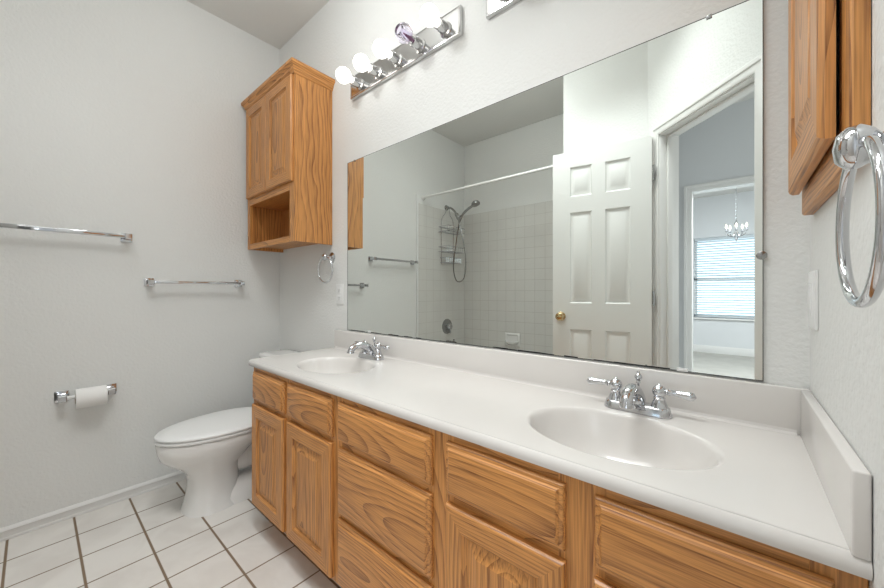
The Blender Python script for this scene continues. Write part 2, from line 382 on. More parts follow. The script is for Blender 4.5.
for k in range(5):
    a = 2*PI*k/5 + 0.3; ca, sa = math.cos(a), math.sin(a)
    b = BM(); tube(b, curve_pts([(cx+0.02*ca, cy+0.02*sa, 1.88), (cx+0.05*ca, cy+0.05*sa, 1.85), (cx+0.10*ca, cy+0.10*sa, 1.88), (cx+0.115*ca, cy+0.115*sa, 1.92)], 15), 0.005, 8)
    lathe(b, (cx+0.115*ca, cy+0.115*sa, 1.915), (0, 0, 1), [(0.006, 0), (0.02, 0.01), (0.022, 0.016), (0.010, 0.018), (0.010, 0.055)], 14)
    am = obj('arm', b, 'chrome', ch)
    b = BM(); lathe(b, (cx+0.115*ca, cy+0.115*sa, 1.968), (0, 0, 1), [(0.006, 0), (0.013, 0.015), (0.014, 0.028), (0.007, 0.050), (0.001, 0.066)], 12); obj('candle_bulb', b, 'candle', am)

# ------------------------------------------------------------------ the open six-panel door
hx, hy = 2.020, -1.300; fx_, fy_ = 1.448, -1.209; DW = math.hypot(hx-fx_, hy-fy_); DT = 0.035
dr = thing('door_1', 'white six-panel door standing open against the wall', 'door', (hx, hy, 0.008), math.atan2(fy_-hy, fx_-hx), kind='structure')
def panel_face(bm, xs, zs, holes, y, dr_):
    for i in range(len(xs)-1):
        for j in range(len(zs)-1):
            if (i, j) in holes: rect_rings(bm, xs[i], xs[i+1], zs[j], zs[j+1], [(0, y), (0.007, y+dr_*0.008), (0.018, y+dr_*0.009), (0.034, y+dr_*0.002)])
            else: quad(bm, (xs[i], y, zs[j]), (xs[i+1], y, zs[j]), (xs[i+1], y, zs[j+1]), (xs[i], y, zs[j+1]))
xs = [0, 0.112, 0.254, 0.332, 0.468, DW]; zs = [0, 0.22, 0.812, 0.985, 1.585, 1.690, 1.886, 1.99]
holes = {(i, j) for i in (1, 3) for j in (1, 3, 5)}
b = BM(); panel_face(b, xs, zs, holes, 0, 1); panel_face(b, xs, zs, holes, DT, -1)
quad(b, (0, 0, 0), (0, DT, 0), (0, DT, zs[-1]), (0, 0, zs[-1])); quad(b, (DW, 0, 0), (DW, DT, 0), (DW, DT, zs[-1]), (DW, 0, zs[-1]))
quad(b, (0, 0, 0), (DW, 0, 0), (DW, DT, 0), (0, DT, 0)); quad(b, (0, 0, zs[-1]), (DW, 0, zs[-1]), (DW, DT, zs[-1]), (0, DT, zs[-1]))
bmesh.ops.remove_doubles(b, verts=b.verts, dist=1e-5)
obj('door_slab', b, 'door', dr, local=True)
for s, y0 in ((-1, 0), (1, DT)):
    b = BM(); lathe(b, (DW-0.055, y0, 0.895), (0, s, 0), [(0.030, 0), (0.030, 0.004), (0.024, 0.009), (0.012, 0.012), (0.011, 0.026), (0.020, 0.032), (0.027, 0.044), (0.026, 0.056), (0.017, 0.064), (0.001, 0.066)], 28)
    obj('door_knob', b, 'brass', dr, local=True)['label'] = 'antique brass door knob'
b = BM(); box(b, DW-0.001, DW+0.0015, 0.006, 0.029, 0.865, 0.925, 0.0005); obj('latch_plate', b, 'brass', dr, local=True)
for z in (0.22, 1.02, 1.77):
    b = BM(); tube(b, [(-0.006, -0.004, z-0.045), (-0.006, -0.004, z+0.045)], 0.006, 10); box(b, -0.002, 0.001, 0.0, 0.03, z-0.045, z+0.045); obj('hinge', b, 'nickel', dr, local=True)

# ------------------------------------------------------------------ tub, shower fittings
tb = thing('bathtub', 'white alcove bathtub below the shower tile', 'bathtub', (0.725, -1.78, 0))
b = BM()
def rr(x0, x1, y0, y1, r, z, n=6):
    pts = []
    for (px, py, a0) in ((x1-r, y1-r, 0), (x0+r, y1-r, 90), (x0+r, y0+r, 180), (x1-r, y0+r, 270)):
        for k in range(n+1):
            a = math.radians(a0+90*k/n); pts.append((px+r*math.cos(a), py+r*math.sin(a), z))
    return pts
X0, X1, Y0, Y1 = 0.010, 1.441, -2.130, -1.42
loft(b, [rr(X0, X1, Y0, Y1, 0.01, 0.0), rr(X0, X1, Y0, Y1, 0.01, 0.355), rr(X0+0.01, X1-0.01, Y0+0.01, Y1-0.01, 0.012, 0.37), rr(X0+0.07, X1-0.07, Y0+0.06, Y1-0.08, 0.12, 0.37), rr(X0+0.085, X1-0.10, Y0+0.075, Y1-0.095, 0.12, 0.35), rr(X0+0.13, X1-0.26, Y0+0.11, Y1-0.13, 0.10, 0.06), rr(X0+0.2, X1-0.34, Y0+0.18, Y1-0.2, 0.08, 0.05)], cap0=False)
obj('tub_shell', b, 'china', tb)
b = BM(); lathe(b, (0.24, -1.79, 0.052), (0, 0, 1), [(0.03, 0), (0.028, 0.003), (0.02, 0.001), (0.001, 0.001)]); obj('drain', b, 'nickel', tb)
rd = thing('shower_curtain_rod', 'white shower curtain rod spanning the tub alcove', 'curtain rod', (0.725, -1.45, 2.01))
b = BM(); tube(b, [(0.002, -1.45, 2.01), (1.449, -1.45, 2.01)], 0.012, 14); obj('rod', b, 'trim', rd)
for x, d in ((0, 1), (1.451, -1)):
    b = BM(); lathe(b, (x, -1.45, 2.01), (d, 0, 0), [(0.028, 0), (0.026, 0.008), (0.016, 0.018), (0.0125, 0.022)]); obj('rod_flange', b, 'trim', rd)
SY = -1.815
sh = thing('hand_shower', 'chrome hand shower with hose on the tiled wall', 'shower head', (0.0, SY, 1.96))
b = BM(); lathe(b, (0.0, SY, 1.975), (1, 0, 0), [(0.030, 0), (0.028, 0.006), (0.014, 0.014)]); tube(b, curve_pts([(0.0, SY, 1.975), (0.06, SY, 1.965), (0.11, SY, 1.925), (0.14, SY, 1.885)], 15), 0.0105, 12); obj('shower_arm', b, 'nickel', sh)
b = BM(); lathe(b, (0.135, SY, 1.895), (0.5, 0, -0.85), [(0.015, 0), (0.020, 0.01), (0.020, 0.04), (0.024, 0.05), (0.018, 0.075), (0.012, 0.085)], 16); ball(b, (0.165, SY, 1.845), 0.023); tube(b, [(0.165, SY, 1.845), (0.20, SY, 1.85)], 0.018, 12); obj('diverter_bracket', b, 'nickel', sh)
b = BM(); tube(b, curve_pts([(0.175, SY, 1.80), (0.21, SY, 1.855), (0.265, SY, 1.905), (0.34, SY, 1.94), (0.385, SY, 1.955)], 20), 0.0125, 12)
lathe(b, (0.375, SY, 1.985), (0.35, 0, -0.93), [(0.012, 0), (0.03, 0.006), (0.042, 0.018), (0.046, 0.034), (0.043, 0.042), (0.001, 0.044)], 24); obj('spray_head', b, 'nickel', sh)
b = BM(); tube(b, curve_pts([(0.178, SY, 1.805), (0.150, SY+0.01, 1.62), (0.115, SY+0.02, 1.35), (0.135, SY+0.01, 1.20), (0.185, SY, 1.17), (0.235, SY-0.01, 1.22), (0.255, SY-0.01, 1.38), (0.225, SY, 1.62), (0.170, SY, 1.80)], 64), 0.0065, 8); obj('hose', b, 'nickel', sh)
cd = thing('shower_caddy', 'silver wire shower caddy hanging from the shower arm', 'shower caddy', (0.03, SY, 1.94))
b = BM()
tube(b, curve_pts([(0.016, SY-0.10, 1.36), (0.016, SY-0.10, 1.80), (0.016, SY-0.045, 1.90), (0.03, SY, 1.988), (0.016, SY+0.045, 1.90), (0.016, SY+0.10, 1.80), (0.016, SY+0.10, 1.36)], 60), 0.003, 8); obj('hanger_frame', b, 'chrome', cd)
for z, w2, d in ((1.70, 0.145, 0.12), (1.49, 0.145, 0.12), (1.375, 0.12, 0.09)):
    b = BM()
    for dz in (0.0, 0.05):
        tube(b, [(0.016, SY-w2, z+dz), (0.016+d, SY-w2, z+dz), (0.016+d, SY+w2, z+dz), (0.016, SY+w2, z+dz)], 0.0035, 6, closed=True)
    for k in range(9):
        y = SY-w2+2*w2*k/8; tube(b, [(0.016, y, z), (0.016+d, y, z), (0.016+d, y, z+0.05)], 0.0025, 6)
    obj('wire_shelf', b, 'chrome', cd)
tv = thing('tub_valve', 'round chrome tub valve low on the tiled wall', 'faucet valve', (0.009, SY, 0.69))
b = BM(); lathe(b, (0.009, SY, 0.69), (1, 0, 0), [(0.082, 0), (0.080, 0.006), (0.066, 0.011), (0.03, 0.016), (0.001, 0.017)], 32); obj('escutcheon', b, 'nickel', tv)
b = BM(); lathe(b, (0.024, SY, 0.69), (1, 0, 0), [(0.028, 0), (0.034, 0.01), (0.033, 0.03), (0.026, 0.042), (0.001, 0.044)], 24); tube(b, [(0.055, SY, 0.69), (0.06, SY, 0.62)], [0.011, 0.007], 10); obj('valve_handle', b, 'chrome', tv)
ts = thing('tub_spout', 'chrome tub spout under the round valve', 'spout', (0.009, SY, 0.51))
b = BM(); loft(b, [[(x, SY+r*math.cos(t), z+h*math.sin(t)) for t in [2*PI*i/20 for i in range(20)]] for x, r, z, h in ((0.009, 0.030, 0.51, 0.028), (0.03, 0.028, 0.512, 0.026), (0.09, 0.025, 0.515, 0.024), (0.125, 0.024, 0.508, 0.026), (0.145, 0.018, 0.495, 0.022))]); obj('spout_body', b, 'nickel', ts)
b = BM(); lathe(b, (0.105, SY, 0.535), (0, 0, 1), [(0.005, 0), (0.005, 0.012), (0.009, 0.016), (0.007, 0.024), (0.001, 0.025)], 14); obj('diverter_knob', b, 'nickel', ts)
sd = thing('soap_dish', 'white ceramic soap dish set in the long tiled wall', 'soap dish', (0.63, -2.131, 0.57))
b = BM(); rect_rings(b, 0.545, 0.720, 0.505, 0.640, [(0, -2.131), (0.002, -2.122), (0.010, -2.117), (0.022, -2.117), (0.030, -2.124)]); obj('back_plate', b, 'china', sd)
b = BM(); loft(b, [[(0.632+a*math.cos(t), -2.125+d*math.sin(t), z) for t in [PI*i/16 for i in range(17)]] for z, a, d in ((0.515, 0.05, 0.03), (0.535, 0.072, 0.065), (0.552, 0.078, 0.075), (0.556, 0.074, 0.072), (0.545, 0.062, 0.06), (0.532, 0.045, 0.045))]); obj('dish_lip', b, 'china', sd)

# ------------------------------------------------------------------ vanity cabinet
VX0 = 0.737; VYF = -0.453
va = thing('vanity_cabinet', 'long honey oak vanity cabinet with drawers and raised-panel doors', 'vanity cabinet', (1.63, -0.22, 0))
b = BM()
box(b, VX0, VX0+0.016, VYF+0.019, -0.004, 0.11, 0.730); box(b, XR-0.018, XR-0.002, VYF+0.019, -0.004, 0.0, 0.730)
box(b, VX0+0.016, XR-0.018, VYF+0.019, -0.004, 0.11, 0.126); box(b, VX0+0.016, XR-0.018, -0.010, -0.004, 0.126, 0.730)
obj('carcass', b, 'oak_z', va)
b = BM(); box(b, VX0, XR-0.018, VYF+0.075, VYF+0.09, 0.0, 0.11); obj('toe_kick', b, 'oak_x', va)
SM = [(VX0, 0.775), (1.035, 1.098), (1.370, 1.440), (1.815, 1.895), (2.150, 2.235), (2.480, XR-0.001)]
for a0, a1 in SM:
    b = BM(); box(b, a0, a1, VYF, VYF+0.019, 0.11, 0.730, 0.0008, 1); obj('face_frame_stile', b, 'oak_z', va)
for (a0, a1), (c0, c1) in zip(SM, SM[1:]):
    for z0, z1 in ((0.11, 0.15), (0.555, 0.605), (0.690, 0.730)): 
        b = BM(); box(b, a1, c0, VYF+0.0005, VYF+0.019, z0, z1); obj('face_frame_rail', b, 'oak_x', va)
b = BM(); box(b, 1.440, 1.815, VYF+0.0005, VYF+0.019, 0.325, 0.368); obj('face_frame_rail', b, 'oak_x', va)
def drawer_front(x0, x1, z0, z1, name='drawer_front'):
    b = BM(); rect_rings(b, x0, x1, z0, z1, [(0, VYF), (0, VYF-0.007), (0.003, VYF-0.011), (0.009, VYF-0.0125), (0.014, VYF-0.0175), (0.016, VYF-0.018)], cap_back=True)
    return obj(name, b, 'oak_x', va, angle=20)
def panel_door(x0, x1, z0, z1, parent, yf, st=0.05, th=0.018, local=False, mats=('oak_z', 'oak_x')):
    b = BM(); rect_rings(b, x0, x1, z0, z1, [(st+0.010, yf), (0, yf), (0, yf-th+0.007), (0.003, yf-th+0.002), (0.007, yf-th), (st, yf-th), (st+0.003, yf-th+0.004), (st+0.009, yf-th+0.008), (st+0.010, yf-th+0.009)], cap=False, mat_rails=1)
    d = obj('cabinet_door', b, list(mats), parent, local=local, angle=20)
    b = BM(); i = st+0.008
    rect_rings(b, x0+i, x1-i, z0+i, z1-i, [(0, yf-0.002), (0, yf-th+0.010), (0.006, yf-th+0.0095), (0.030, yf-th+0.0025), (0.032, yf-th+0.0015)], cap_back=True)
    obj('raised_panel', b, mats[0], d, local='sub' if local else False, angle=15)
    return d
for x0, x1 in ((0.755, 1.051), (1.081, 1.387), (1.424, 1.831), (1.879, 2.165), (2.218, 2.501)):
    drawer_front(x0, x1, 0.588, 0.713)
drawer_front(1.424, 1.831, 0.356, 0.567); drawer_front(1.424, 1.831, 0.125, 0.338)
for x0, x1 in ((0.755, 1.053), (1.083, 1.389), (1.881, 2.166), (2.218, 2.501)):
    panel_door(x0, x1, 0.125, 0.569, va, VYF)

# ------------------------------------------------------------------ vanity top with two moulded basins
CT = 0.7590; CX0 = 0.700
vt = thing('countertop', 'white cultured marble vanity top with two oval basins', 'countertop', (1.6, -0.22, CT))
b = BM()
EX0, EYF = 0.712, -0.458
def basin_patch(bm, xa, xb, ya, yb, cx, cy, A, B):
    n = 96; ang = [2*PI*i/n for i in range(n)]
    for px in (xa, xb):
        for py in (ya, yb):
            a = math.atan2((py-cy)/B, (px-cx)/A) % (2*PI); k = min(range(n), key=lambda i: abs((ang[i]-a+PI) % (2*PI)-PI)); ang[k] = a
    outer = []
    for a in ang:
        dx, dy = A*math.cos(a), B*math.sin(a); t = 1e9
        if dx > 1e-9: t = min(t, (xb-cx)/dx)
        if dx < -1e-9: t = min(t, (xa-cx)/dx)
        if dy > 1e-9: t = min(t, (yb-cy)/dy)
        if dy < -1e-9: t = min(t, (ya-cy)/dy)
        outer.append((cx+dx*t, cy+dy*t, CT))
    rings = [outer]
    for k, dz in ((1.05, 0.0), (1.03, -0.0006), (1.0, -0.004), (0.975, -0.011), (0.95, -0.022), (0.90, -0.044), (0.83, -0.068), (0.72, -0.092), (0.55, -0.112), (0.33, -0.123), (0.10, -0.127)):
        rings.append([(cx+A*k*math.cos(a), cy+0.012*(1-k)+B*k*math.sin(a), CT+dz) for a in ang])
    loft(bm, rings, cap0=False)
BAS = [(1.100, -0.262), (2.196, -0.262)]
basin_patch(b, EX0, 1.65, EYF, -0.001, *BAS[0], 0.190, 0.138); basin_patch(b, 1.65, XR-0.001, EYF, -0.001, *BAS[1], 0.190, 0.138)
prof = [(-0.006, CT-0.0004), (-0.003, CT-0.0014), (-0.0005, CT-0.0010), (0.002, CT+0.0006), (0.005, CT+0.0004), (0.009, CT-0.0035), (0.0115, CT-0.010), (0.0118, CT-0.017), (0.0095, CT-0.024), (0.002, CT-0.028), (-0.008, CT-0.028)]
sweep(b, [(EX0, -0.001), (EX0, EYF+0.010), (EX0+0.003, EYF+0.003), (EX0+0.010, EYF), (XR-0.001, EYF)], prof)
obj('counter', b, 'marble', vt, angle=40)
b = BM(); box(b, CX0+0.004, XR-0.001, -0.021, -0.001, CT-0.001, 0.860, 0.004, 3)
loft(b, [[(x, -0.0205, CT+0.012), (x, -0.0225, CT+0.004), (x, -0.030, CT+0.0003), (x, -0.0205, CT-0.0005)] for x in (CX0+0.02, XR-0.022)]); obj('backsplash', b, 'marble', vt)
b = BM(); box(b, XR-0.017, XR-0.001, -0.469, -0.0215, CT-0.003, 0.860, 0.003, 3); obj('side_splash', b, 'marble', vt)
for cx, cy in BAS:
    b = BM(); lathe(b, (cx, cy+0.011, CT-0.128), (0, 0, 1), [(0.024, 0), (0.024, 0.003), (0.018, 0.004), (0.016, 0.002), (0.001, 0.006)], 24); obj('drain', b, 'chrome', vt)

def faucet(cx, cy, label):
    f = thing('basin_faucet', label, 'faucet', (cx, cy, CT+0.0005), group='chrome two-handle basin faucets')
    def stad(a, h, z, n=12):
        pts = []
        for s, c0 in ((1, -90), (-1, 90)):
            for k in range(n+1):
                t = math.radians(c0+180*k/n); pts.append((cx+s*a+h*math.cos(t), cy+h*math.sin(t), z))
        return pts
    z = CT+0.0008
    b = BM(); loft(b, [stad(0.052, 0.027, z), stad(0.052, 0.027, z+0.004), stad(0.052, 0.024, z+0.012), stad(0.052, 0.022, z+0.020), stad(0.052, 0.018, z+0.022)])
    obj('faucet_base', b, 'chrome', f, angle=50)
    b = BM()
    lathe(b, (cx, cy, z+0.020), (0, 0, 1), [(0.019, 0), (0.020, 0.01), (0.017, 0.022), (0.012, 0.034), (0.006, 0.040)], 20)
    sp = curve_pts([(cx, cy+0.006, z+0.030), (cx, cy-0.018, z+0.052), (cx, cy-0.052, z+0.066), (cx, cy-0.086, z+0.066), (cx, cy-0.106, z+0.055), (cx, cy-0.113, z+0.042)], 30)
    tube(b, sp, [0.020-0.006*min(1, i/(len(sp)*0.55)) for i in range(len(sp))], 16)
    lathe(b, (cx, cy-0.1125, z+0.048), (0, -0.1, -1), [(0.0145, 0), (0.0158, 0.003), (0.0158, 0.011), (0.011, 0.013), (0.001, 0.012)], 18)
    obj('spout', b, 'chrome', f, angle=50)
    b = BM(); lathe(b, (cx, cy+0.020, z+0.016), (0, 0, 1), [(0.0045, 0), (0.003, 0.01), (0.003, 0.05), (0.006, 0.053), (0.004, 0.058), (0.009, 0.066), (0.0095, 0.070), (0.006, 0.076), (0.003, 0.079), (0.0035, 0.082), (0.001, 0.085)], 16); obj('lift_rod', b, 'chrome', f, angle=50)
    for s in (-1, 1):
        x = cx+s*0.0505
        b = BM(); lathe(b, (x, cy, z+0.004), (0, 0, 1), [(0.0255, 0), (0.0245, 0.004), (0.0225, 0.006), (0.0215, 0.012), (0.0165, 0.026), (0.0125, 0.036), (0.0135, 0.040), (0.0110, 0.043), (0.0105, 0.047)], 24)
        ball(b, (x, cy, z+0.060), 0.0162, 20); lathe(b, (x, cy, z+0.072), (0, 0, 1), [(0.006, 0), (0.004, 0.004), (0.0045, 0.006), (0.001, 0.008)], 12)
        hd = obj('handle', b, 'chrome', f, angle=50)
        b = BM(); p = [(x+s*d, cy-0.10*d*0, z+0.060+dz) for d, dz in ((0.010, 0), (0.018, 0.0005), (0.020, 0.001), (0.026, 0.001), (0.043, 0.0005), (0.061, -0.001), (0.067, -0.0015), (0.071, -0.0015), (0.076, -0.002))]
        tube(b, p, [0.006, 0.006, 0.009, 0.0066, 0.0075, 0.0100, 0.0106, 0.009, 0.002], 14); obj('lever', b, 'chrome', hd, angle=50)
    return f
faucet(2.2085, -0.078, 'chrome two-handle faucet at the basin nearer the medicine cabinet')
faucet(1.104, -0.078, 'chrome two-handle faucet at the basin nearer the toilet')

# ------------------------------------------------------------------ big mirror
mi = thing('wall_mirror', 'large frameless mirror above the vanity backsplash', 'mirror', (1.633, -0.003, 1.31))
MX0, MX1, MZ0, MZ1 = 0.811, 2.455, 0.8635, 1.760
b = BM(); box(b, MX0, MX1, -0.006, -0.0005, MZ0, MZ1); obj('mirror_glass', b, 'mirror', mi)
b = BM(); box(b, MX0, MX1, -0.0068, -0.0061, MZ0, MZ0+0.0018)
for k in range(26):
    x = MX0 + (MX1-MX0)*random.random(); wd = random.uniform(0.01, 0.05); h = random.uniform(0.001, 0.003)
    box(b, max(MX0, x-wd), min(MX1, x+wd), -0.0067, -0.0062, MZ0, MZ0+0.0018+h)
box(b, MX0, MX0+0.0015, -0.0068, -0.0061, MZ0, MZ1); box(b, MX1-0.0015, MX1, -0.0068, -0.0061, MZ0, MZ1); box(b, MX0, MX1, -0.0068, -0.0061, MZ1-0.0012, MZ1)
obj('mirror_edge', b, 'mirror_edge', mi)['label'] = 'dark corroded edge of the mirror'
for x, z in ((0.875, MZ1), (2.355, MZ1), (MX1, 1.155), (1.0, MZ0), (2.30, MZ0)):
    b = BM()
    if x == MX1: lathe(b, (x-0.003, -0.0063, z), (0, -1, 0), [(0.010, 0), (0.010, 0.003), (0.006, 0.005), (0.001, 0.0055)], 16)
    else:
        s = 1 if z == MZ1 else -1
        box(b, x-0.006, x+0.006, -0.0090, -0.0070, z-0.007, z+0.002, 0.001) if s > 0 else box(b, x-0.012, x+0.012, -0.0095, -0.0070, z, z+0.009, 0.001)
    obj('mirror_clip', b, 'plastic' if x != MX1 and z == MZ0 else 'nickel', mi)

# ------------------------------------------------------------------ bulb strips
def light_bar(x0, x1, label, off=(), tint=True):
    f = thing('vanity_light', label, 'vanity light', ((x0+x1)/2, -0.001, 2.139), group='chrome bulb strips above the mirror')
    b = BM(); loft(b, [[(x0+i, y, 2.083+i), (x1-i, y, 2.083+i), (x1-i, y, 2.195-i), (x0+i, y, 2.195-i)] for i, y in ((0, -0.0005), (0, -0.016), (0.002, -0.019), (0.005, -0.020), (0.008, -0.0185), (0.010, -0.0187))]); obj('back_plate', b, 'bar_metal', f)
    cx = (x0+x1)/2+0.006
    for k in range(5):
        x = cx+(k-2)*0.1425; z = 2.129
        b = BM(); lathe(b, (x, -0.0189, z), (0, -1, 0), [(0.030, 0), (0.029, 0.004), (0.0215, 0.008), (0.0215, 0.048), (0.019, 0.050)], 24); s = obj('socket', b, 'bar_metal', f)
        b = BM(); prof = [(0.0145, 0.048), (0.015, 0.058)]
        for i in range(1, 17):
            t = math.radians(158-158*i/16); prof.append((max(0.037*math.sin(t), 1e-4), 0.098-0.037*math.cos(t)))
        lathe(b, (x, -0.0189, z), (0, -1, 0), prof, 28)
        bu = obj('bulb', b, 'bulb_off' if k in off and tint else ('bulb_clear' if k in off else 'bulb'), f, angle=60)
        if k in off:
            bu['label'] = 'unlit violet-tinted clear bulb' if tint else 'unlit clear bulb'
            b = BM(); lathe(b, (x, -0.0189, z), (0, -1, 0), [(0.013, 0.051), (0.0135, 0.066), (0.007, 0.072), (0.004, 0.088), (0.001, 0.089)], 16); obj('filament_mount', b, 'filament', bu)
        else: bu['label'] = 'lit round bulb'
    return f
light_bar(0.854, 1.583, 'chrome bulb strip with one unlit violet bulb, beside the oak wall cabinet', (3,))
light_bar(1.700, 2.429, 'chrome bulb strip with no lit bulb, over the faucet nearer the medicine cabinet', (0, 1, 2, 3, 4), False)

# ------------------------------------------------------------------ oak wall cabinet over the toilet
wc = thing('wall_cabinet', 'honey oak wall cabinet with open niche above the toilet', 'wall cabinet', (0.351, -0.10, 1.334))
A0, A1, ZB, ZT = 0.046, 0.656, 1.334, 2.225
b = BM(); box(b, A0, A0+0.014, -0.199, -0.001, ZB, ZT, 0.0008, 1); box(b, A1-0.014, A1, -0.199, -0.001, ZB, ZT, 0.0008, 1); box(b, A0+0.014, A1-0.014, -0.008, -0.001, ZB+0.02, ZT)
obj('carcass', b, 'oak_z', wc)
for z in (ZB+0.020, 1.612, ZT-0.014):
    b = BM(); box(b, A0+0.014, A1-0.014, -0.199, -0.008, z, z+0.012); obj('shelf_board', b, 'oak_x', wc)
for a0, a1 in ((A0, 0.082), (0.601, A1)):
    b = BM(); box(b, a0, a1, -0.222, -0.199, ZB, ZT, 0.0008, 1); obj('face_frame_stile', b, 'oak_z', wc)
for z0, z1 in ((ZB, 1.366), (1.607, 1.665), (2.165, ZT)):
    b = BM(); box(b, 0.082, 0.601, -0.2215, -0.199, z0, z1); obj('face_frame_rail', b, 'oak_x', wc)
panel_door(0.062, 0.344, 1.648, 2.200, wc, -0.222); panel_door(0.348, 0.646, 1.648, 2.200, wc, -0.222)
for z in (1.72, 2.12):
    b = BM(); tube(b, [(0.056, -0.229, z-0.022), (0.056, -0.229, z+0.022)], 0.004, 8); obj('hinge', b, 'brass', wc)
b = BM(); prof = [(0.0, 2.206), (0.004, 2.206), (0.006, 2.214), (0.013, 2.222), (0.014, 2.230), (0.022, 2.240), (0.029, 2.247), (0.029, 2.262), (0.0, 2.262)]
sweep(b, [(A0, -0.001), (A0, -0.2225), (A1, -0.2225), (A1, -0.001)], prof); quad(b, (A0, -0.001, 2.2595), (A1, -0.001, 2.2595), (A1, -0.2225, 2.2595), (A0, -0.2225, 2.2595))
for f in b.faces:
    c = f.calc_center_median()
    if c.y > -0.2 and (c.x > A1 or c.x < A0): f.material_index = 1
obj('crown_moulding', b, ['oak_x', 'oak_y'], wc, angle=25)

# ------------------------------------------------------------------ medicine cabinet on the side wall (faces -x)
mc = thing('medicine_cabinet', 'oak medicine cabinet on the side wall above the switch', 'medicine cabinet', (XR-0.001, -0.052, 1.231), -PI/2)
MW, MH = 0.410, 0.72
b = BM(); rect_rings(b, 0, MW, 0, MH, [(0.06, 0), (0, 0), (0, -0.013), (0.002, -0.016), (0.006, -0.017), (0.052, -0.017), (0.060, -0.012), (0.060, 0.0)], cap=False, mat_rails=1); obj('cabinet_frame', b, ['oak_z', 'oak_x'], mc, local=True, angle=20)
panel_door(0.021, 0.376, 0.041, 0.671, mc, -0.0225, st=0.058, th=0.0165, local=True)

# ------------------------------------------------------------------ towel rings
def towel_ring(P, n, R, label, arm):
    """P: wall point, n: wall normal, ring hangs in the plane along the wall"""
    P = Vector(P); n = Vector(n); s = Vector((0, 0, 1)).cross(n)
    f = thing('towel_ring', label, 'towel ring', P, group='chrome towel rings')
    b = BM(); lathe(b, P, n, [(0.030, 0.0005), (0.030, 0.005), (0.026, 0.008), (0.018, 0.012), (0.014, 0.016)], 28); obj('rosette', b, 'chrome', f, angle=50)
    q = P+n*arm
    b = BM(); lathe(b, P+n*0.012, n, [(0.014, 0), (0.010, 0.008), (0.009, arm-0.024), (0.015, arm-0.019), (0.0195, arm-0.011), (0.0185, arm-0.003), (0.012, arm+0.003), (0.001, arm+0.005)], 22)
    obj('post', b, 'chrome', f, angle=50)
    c = q - Vector((0, 0, R-0.001))
    b = BM(); tube(b, [c + (s*math.cos(t) + Vector((0, 0, 1))*math.sin(t))*R for t in [2*PI*i/64 for i in range(64)]], 0.0050, 14, closed=True); obj('ring', b, 'chrome', f, angle=50)
    return f
towel_ring((0.655, 0, 1.262), (0, -1, 0), 0.072, 'chrome towel ring on the back wall under the oak wall cabinet', 0.045)
towel_ring((XR, -0.617, 1.203), (-1, 0, 0), 0.071, 'chrome towel ring on the side wall beside the medicine cabinet', 0.036)

# ------------------------------------------------------------------ towel bars, paper holder on the left wall
def square_post(b, y, z, out, sz=0.046):
    loft(b, [[(x, y-h, z-h), (x, y+h, z-h), (x, y+h, z+h), (x, y-h, z+h)] for x, h in ((0.0005, sz/2), (0.006, sz/2), (0.007, sz*0.40), (0.013, sz*0.40), (0.014, sz*0.30), (0.022, sz*0.24), (out-0.016, sz*0.24), (out-0.015, sz*0.29), (out+0.013, sz*0.29), (out+0.015, sz*0.24))])
def towel_bar(y0, y1, z, label, sz=0.046, br=0.009):
    f = thing('towel_bar', label, 'towel bar', (0, (y0+y1)/2, z), group='chrome towel bars')
    for y in (y0, y1):
        b = BM(); square_post(b, y, z, 0.062, sz); obj('bracket', b, 'chrome', f)
    b = BM(); box(b, 0.062-br, 0.062+br, y0+0.008, y1-0.008, z-br, z+br, 0.0015); obj('bar', b, 'chrome', f)
towel_bar(-0.790, -1.290, 1.348, 'upper square chrome towel bar, farther from the oak wall cabinet', 0.044)
towel_bar(-0.262, -0.700, 1.120, 'lower chrome towel bar on the wall above the toilet', 0.042, 0.0075)
ph = thing('toilet_paper_holder', 'square chrome toilet paper holder on the wall above the baseboard', 'paper holder', (0, -0.935, 0.58))
for y in (-1.016, -0.852):
    b = BM(); square_post(b, y, 0.580, 0.060, 0.048); obj('bracket', b, 'chrome', ph)
b = BM(); tube(b, [(0.060, -1.004, 0.580), (0.060, -0.864, 0.580)], 0.0085, 14); obj('roller', b, 'plastic', ph)
RZ = 0.580-0.0115
pr = thing('toilet_paper_roll', 'white toilet paper roll on the chrome holder', 'toilet paper', (0.060, -0.92, RZ))
b = BM(); rings = []
for r_, y in ((0.0215, -0.975), (0.044, -0.975), (0.0455, -0.973), (0.0455, -0.872), (0.044, -0.870), (0.0215, -0.870)):
    rings.append([(0.060+r_*math.cos(t), y, RZ+r_*math.sin(t)) for t in [2*PI*i/40 for i in range(40)]])
loft(b, rings+[rings[0]], cap0=False, cap1=False); obj('paper', b, 'paper', pr)
b = BM(); rings = []
for r_, y in ((0.0202, -0.9755), (0.0214, -0.9755), (0.0214, -0.8695), (0.0202, -0.8695)):
    rings.append([(0.060+r_*math.cos(t), y, RZ+r_*math.sin(t)) for t in [2*PI*i/32 for i in range(32)]])
loft(b, rings+[rings[0]], cap0=False, cap1=False); obj('core', b, 'card', pr)

